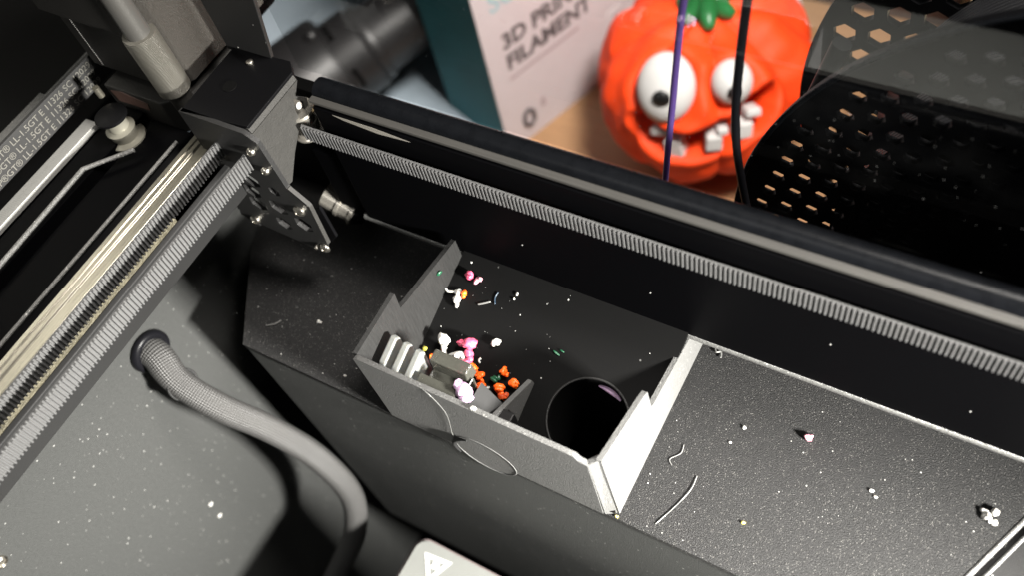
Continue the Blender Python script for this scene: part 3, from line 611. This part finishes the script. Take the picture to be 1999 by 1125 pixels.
# black hose coupling
hs = thing('hose_coupling', 'black ribbed hose coupling lying behind the end bracket', 'hose', (-22, 13, -24.8))
A0 = V(-22.47, 12.55, -21.13); A1 = V(-14.79, 24.98, -18.33); HA = (A1 - A0).normalized(); HK = 1.218
def hl(t0, prof, name, m='hose'):
    B().lathe(A0 + HA * t0 * HK, A0 + HA * (t0 * HK + 1), [(a_ * HK, b_ * HK) for a_, b_ in prof], 56).build(name, m, hs, smooth=35)
hl(-1.2, [(0, 3.5), (.9, 3.55), (1.1, 3.4)], 'base_disc')
hl(0.0, [(0, 2.75), (4.6, 2.72), (4.9, 2.6), (4.9, 2.2)], 'main_sleeve')
hl(4.9, [(0, 2.15), (1.5, 2.15), (1.6, 2.05), (1.6, 1.8)], 'collar')
hl(6.5, [(0, 1.95), (.25, 2.02), (.5, 1.95), (.5, 1.8), (3.6, 1.8), (3.7, 1.6)], 'inner_pipe')
hl(9.2, [(0, 1.95), (.5, 2.1), (.9, 1.95)], 'pipe_ring')
for k in range(5):
    q = HA.to_track_quat('Z', 'Y').to_matrix(); a = 2 * math.pi * k / 5 + .4; pv = q @ V(math.cos(a), math.sin(a), 0)
    B().ball(A0 + (HA * 4.6 + pv * 2.6) * HK, .42 * HK, (1, 1, 1), sub=2).build('lug', 'hose', hs, smooth=180)
    B().prism([A0 + (HA * 5.2 + pv * 2.14 + HA.cross(pv) * s_ * .55 + HA * t) * HK for s_, t in ((-1, 0), (1, 0), (1, .22), (-1, .22))], pv * .04).build('slot', 'dark', hs)
o = B().box(-70, -9.2, 10, 85, DZ + .004, DZ + .2).build('desk_mat', 'mat', None, bevel=.05); tag(o, 'blue grey desk mat under the black hose coupling', 'mat')
o = B().box(13.5, 32, 22, 40, DZ + .004, DZ + 13).build('cardboard_box', 'cardboard', None, bevel=.1); tag(o, 'plain tan cardboard box behind the black spool', 'box')
o = B().box(-2, 12, 36.5, 44, DZ + .004, DZ + 6).build('wooden_box', 'brown', None, bevel=.15); tag(o, 'dark brown wooden box behind the pumpkin', 'box')
o = B(); o.tube(smooth_path([(1.2, 34.5, -17), (2.6, 33.6, -20), (3.7, 33.0, -22.6), (4.9, 31.8, -24.2), (6.6, 30.2, -24.8), (9, 28, -24.8)], 8), .22, 12)
tag(o.build('white_cable', 'cable', None, smooth=60), 'thin white cable curving down behind the pumpkin', 'cable')

# ------------------------------------------------------------------ scraps of filament
def rotm(seed):
    rnd = random.Random(seed); return Matrix.Rotation(rnd.uniform(0, 6.28), 3, 'X') @ Matrix.Rotation(rnd.uniform(0, 6.28), 3, 'Y')
def scrap(name, label, m, balls, group, curl=None, cr_=.05, cat='plastic scrap'):
    t = None
    b = B()
    for i, (c, r_, sq) in enumerate(balls):
        rm_ = rotm(c[0] * 7 + c[1] * 3 + i)
        if r_ < .11 or name in ('lilac_piece', 'pink_scrap') or sq[2] == .8: b.ball(c, r_ * .9, sq, .22, seed=len(POS) + i * 2.3 + c[0], sub=3, rot=rm_, freq=1.8); continue
        # a thick strand coiled on itself, as purged plastic comes out
        q = []; rd = []; turns = 1.1 + .5 * abs(math.sin(c[0] * 9 + c[1] * 5))
        for k in range(23):
            a = 2 * math.pi * turns * k / 22; rr_ = r_ * (.62 - .25 * k / 22) * (1 + .25 * math.sin(3 * a + c[0]))
            q.append(Vector(c) + rm_ @ V(rr_ * math.cos(a) * sq[0], rr_ * math.sin(a) * sq[1], r_ * (-.45 + 1.0 * k / 22) * sq[2]))
            rd.append(r_ * (.40 + .10 * math.sin(5 * k / 22 + c[1] * 4)) * (1 if 1 < k < 21 else .55))
        b.tube(q, rd, 9); b.ball(Vector(c), r_ * .62, sq, .3, seed=i + c[0], sub=2, rot=rm_)
    if curl: b.tube(smooth_path(curl, 5), cr_, 8)
    o = b.build(name, m, None, smooth=180, fix=False); return tag(o, label, cat, group)
GP = 'plastic scraps in the waste bin'
def fl(x, y, up_=.12): return (x, y, fz(y) + up_)
def two(o_main, m, balls, name='speckle'):
    b = B()
    for i, (c, r_, sq) in enumerate(balls): b.ball(c, r_, sq, .25, seed=c[0] + i, sub=2, rot=rotm(c[1] * 5 + i))
    return b.build(name, m, o_main, smooth=180, fix=False)
o = scrap('pink_scrap', 'pink and white twist near the crossbar, furthest back on the bin floor', 'pink', [(fl(4.5, -.42), .14, (1, .8, 1.1)), (fl(4.55, -.5, .2), .11, (1, .7, .8))], GP); two(o, 'palepink', [(fl(4.78, -.48), .1, (1.3, .6, .7)), (fl(4.86, -.42), .08, (.6, 1.3, .8))], 'pale_end')
o = scrap('white_scrap', 'white curl with an orange end and a thin tail', 'white', [(fl(4.38, -.98), .13, (1, .8, .9)), (fl(4.45, -1.15), .14, (.9, 1.2, .8)), (fl(4.52, -1.3), .1, (1, 1, .7))], GP, [fl(4.36, -.98), fl(4.2, -1.02), fl(4.08, -1.05), fl(3.98, -1.0)], .035); two(o, 'orange', [(fl(4.58, -.95), .1, (1, 1, .9)), (fl(4.6, -1.03), .07, (1, .8, 1))], 'orange_end')
scrap('white_scrap', 'lone white star shaped crumb in the middle of the bin floor', 'white', [(fl(6.09, -1.83), .12, (1.2, .7, .7)), (fl(6.04, -1.93), .09, (.6, 1.2, .7)), (fl(6.16, -1.78), .07, (.9, .8, .8))], GP)
scrap('green_scrap', 'small dark green sliver left of the round hole', 'green', [(fl(7.8, -1.48, .04), .08, (1.6, .6, .4)), (fl(7.93, -1.38, .04), .06, (1.4, .5, .4))], GP)
scrap('green_scrap', 'green crumb stuck on the left bin wall', 'green', [((4.0, -1.0, -3.2), .1, (.4, 1, 1))], GP)
scrap('white_scrap', 'tiny white crescent beside the pink lump', 'white', [], GP, [fl(5.83, -2.35, .04), fl(5.8, -2.42, .04), fl(5.86, -2.48, .04)], .03)
scrap('white_scrap', 'white mushroom shaped drip beside the fins', 'white', [(fl(4.72, -2.4, .42), .2, (1.15, .9, .8)), (fl(4.75, -2.55, .3), .12, (.7, .8, 1.2))], GP, [fl(4.74, -2.52, .35), fl(4.85, -2.7, .2), fl(4.9, -2.8, .1)], .07)
scrap('white_scrap', 'curled white drip against the clear block', 'white', [(fl(5.3, -2.62, .28), .17, (1.3, .8, .7)), (fl(5.45, -2.7, .2), .13, (.9, 1.1, .8))], GP, [fl(4.95, -2.72, .2), fl(5.15, -2.62, .3), fl(5.35, -2.55, .35), fl(5.5, -2.7, .25)], .06)
scrap('pink_scrap', 'largest pink lump, behind the clear block', 'pink', [(fl(5.45, -2.2, .3), .21, (1, .75, 1.1)), (fl(5.2, -2.25, .25), .13, (1.2, .8, .8)), (fl(5.5, -2.42, .2), .17, (.9, .9, .9)), (fl(5.6, -2.55, .2), .12, (1, 1, .8))], GP)
scrap('pink_scrap', 'smaller pink lump below the largest pink lump', 'pink', [(fl(5.62, -2.75, .3), .17, (.9, 1.1, 1)), (fl(5.58, -2.95, .25), .14, (.9, 1, 1)), (fl(5.75, -2.7, .15), .1, (1, 1, 1))], GP)
scrap('pink_scrap', 'pink sliver under the orange pellets', 'pink', [(fl(5.95, -3.1, .12), .1, (.7, 1.6, .7))], GP)
OR = [((5.80, -2.70), 'orange pellet touching the pink lump'), ((6.08, -2.86), 'orange pellet second along from the pink lump'), ((6.24, -3.12), 'orange pellet third along from the pink lump'), ((6.54, -3.26), 'orange pellet by the white flake, nearest the front wall'), ((6.76, -2.96), 'orange pellet in the middle of the right cluster'), ((6.68, -2.48), 'hooked orange pellet at the top of the right cluster'), ((7.06, -2.66), 'orange pellet on the right edge of the cluster')]
for i, ((x, y), lab) in enumerate(OR):
    scrap('orange_pellet', lab, 'orange', [(fl(x, y, .2), .17, (1, .7 + .08 * (i % 3), .85)), (fl(x + .1, y - .06, .17), .075, (1, .8, .8))], 'orange pellets in the bin')
scrap('rust_pellet', 'dark rusty pellet below the orange cluster', 'darkorange', [(fl(6.9, -3.08, .12), .15, (1, 1, .8)), (fl(6.98, -3.0, .1), .1, (1, 1, .8))], GP)
scrap('orange_scrap', 'orange crumb half hidden behind the clear block', 'orange', [(fl(4.48, -2.85, .1), .11, (1, 1, .8))], GP)
scrap('olive_scrap', 'olive pellet at the foot of the gusset', 'olive', [(fl(6.8, -3.36, .12), .14, (1, 1, .85))], GP)
scrap('olive_scrap', 'olive crumb in the left corner behind the fins', 'olive', [(fl(4.15, -2.72, .1), .08, (1, 1, .85))], GP)
scrap('green_scrap', 'dark green scrap between the orange pellets', 'green', [(fl(6.5, -2.75, .14), .12, (1.1, .7, 1)), (fl(6.6, -2.66, .14), .08, (.6, 1.2, .9))], GP)
scrap('white_scrap', 'white flake between two orange pellets', 'white', [(fl(6.4, -3.05, .12), .09, (.6, 1.2, .6))], GP)
o = scrap('lilac_piece', 'shiny lilac and white lump sitting on the clear block', 'lilac', [((6.78, -4.05, -2.62), .25, (1, .85, 1)), ((6.58, -3.98, -2.55), .14, (1, 1, .9)), ((6.86, -4.15, -2.72), .2, (1, 1, .9))], GP)
scrap('white_scrap', 'white crumb on the front rim of the bin', 'white', [((7.5, -4.57, -1.96), .07, (1.3, .8, .8)), ((7.56, -4.58, -1.93), .05, (1, 1, 1))], GP)
scrap('blue_scrap', 'thin blue hair on the bin floor', 'blue', [], GP, [fl(5.5, -.55, .03), fl(5.48, -.72, .03), fl(5.56, -.88, .03)], .022)
scrap('white_scrap', 'thin white sliver on the bin floor near the blue hair', 'strand', [], GP, [fl(5.08, -1.05, .03), fl(5.22, -.98, .04), fl(5.4, -.86, .03)], .026)
scrap('white_scrap', 'upper of two white specks near the crossbar', 'white', [(fl(6.05, -.42, .04), .055, (1, 1, .7))], GP)
scrap('white_scrap', 'lower of two white specks near the crossbar', 'white', [(fl(6.03, -.56, .04), .04, (1, 1, .7))], GP)
GL = 'plastic crumbs on the ledge'
def ll(x, y, u=.05): return (x, y, ZP + u)
scrap('pink_scrap', 'single pink pellet on the speckled ledge', 'palepink', [(ll(14.5, -.58, .1), .13, (1.1, .75, .7)), (ll(14.55, -.53, .13), .08, (1, 1, .7))], GL)
scrap('white_scrap', 'crumpled pinkish white lump near the right end of the ledge', 'white', [(ll(18.9, -.8, .12), .16, (1, .8, .9)), (ll(19.0, -.62, .15), .12, (.8, 1.2, .8)), (ll(18.8, -.68, .1), .1, (1.2, .7, .8)), (ll(19.05, -.85, .08), .1, (1, 1, .7))], GL)
for (x, y), r_, m, lab in (((13.84, -3.34), .055, 'yellow', 'yellow speck on the ledge near its front edge'), ((12.93, -.96), .06, 'white', 'cream speck on the ledge left of the pink pellet'), ((12.76, -1.49), .045, 'white', 'tiny white speck below the cream one'), ((16.32, -1.26), .06, 'white', 'larger of a pair of white specks on the ledge'), ((16.46, -1.37), .045, 'white', 'smaller of a pair of white specks on the ledge'), ((.09, -2.97), .085, 'white', 'white crumb on the dark ledge left of the bin'), ((1.93, -4.16), .05, 'white', 'white speck at the ledge edge left of the bin'), ((10.95, -4.55), .05, 'yellow', 'yellow speck at the foot of the bin corner')):
    scrap('plastic_crumb', lab, m, [(ll(x, y, r_ * .6), r_, (1, .8, .7)), (ll(x + r_ * .7, y + .01, r_ * .5), r_ * .6, (1, 1, .7))], GL)
GS = 'fine plastic strings'
def string(lab, pts, r_=.016, m='strand'): 
    b = B(); b.tube(smooth_path(pts, 6), r_, 6); return tag(b.build('plastic_string', m, None, smooth=60), lab, 'string', GS)
string('long white string curving across the ledge right of the bin', [ll(12.36, -2.7, .03), ll(12.36, -3.1, .04), ll(12.2, -3.62, .03), ll(11.92, -4.3, .03)], .013)
string('short faint string above the long one on the ledge', [ll(11.72, -2.05, .03), ll(11.74, -2.3, .03), ll(11.55, -2.56, .03), ll(11.66, -2.7, .03)], .012)
string('frayed white string under the crossbar at the ledge corner', [ll(11.35, .95, .03), ll(11.45, .8, .1), ll(11.55, .88, .04), ll(11.62, .7, .08)], .025)
string('bent white string hanging down the front of the bin', [(6.0, -4.62, -2.0), (6.3, -4.66, -2.2), (6.5, -4.66, -2.9), (6.42, -4.66, -3.7), (6.3, -4.66, -4.4), (6.28, -4.67, -4.9)], .006)
string('thin white string on the dark ledge left of the bin', [ll(-1.45, -3.75, .03), ll(-1.2, -3.6, .05), ll(-1.1, -3.4, .03)], .018)
string('white bristle stuck on the wall beside the grommet', [(-4.95, -5.92, -4.75), (-4.93, -5.75, -4.65), (-4.93, -5.6, -4.62)], .04, 'white')
GW = 'white specks on the grey wall'
for (y, z), lab in (((-8.54, -13.94), 'upper white speck on the lit grey wall'), ((-8.67, -14.91), 'lower white speck on the lit grey wall')):
    b = B(); b.ball((-4.97, y, z), .09, (.6, 1, 1), .2, sub=2); tag(b.build('wall_speck', 'white', None, smooth=180), lab, 'plastic speck', GW)
o = B(); o.lathe((-5.0, -13.3, -6.55), (-4, -13.3, -6.55), [(0, .22), (.08, .22), (.14, .15), (.08, .1), (.08, .01)], 20)
tag(o.build('wall_screw', 'screw', None, smooth=40), 'small screw head in the grey wall at its lower corner', 'screw')
# loose dust: nobody could count it
rnd = random.Random(3); b = B()
for k in range(300):
    q = rnd.random()
    if q < .45: p = (rnd.uniform(-3, 3.6), rnd.uniform(-4.5, .3), ZP + .008)
    elif q < .58: x = rnd.uniform(4.1, 8); y = rnd.uniform(-2.6, .1); p = (x, y, fz(y) + .008)
    else: p = (rnd.uniform(11.2, 19.5), rnd.uniform(-4.5, .3), ZP + .01)
    r_ = .008 + .022 * rnd.random() ** 4
    b.ball(p, r_, (1, .8, .7), sub=1)
o = b.build('plastic_dust', 'dust', None); o['kind'] = 'stuff'; o['label'] = 'pale plastic dust scattered over the ledge and bin floor'
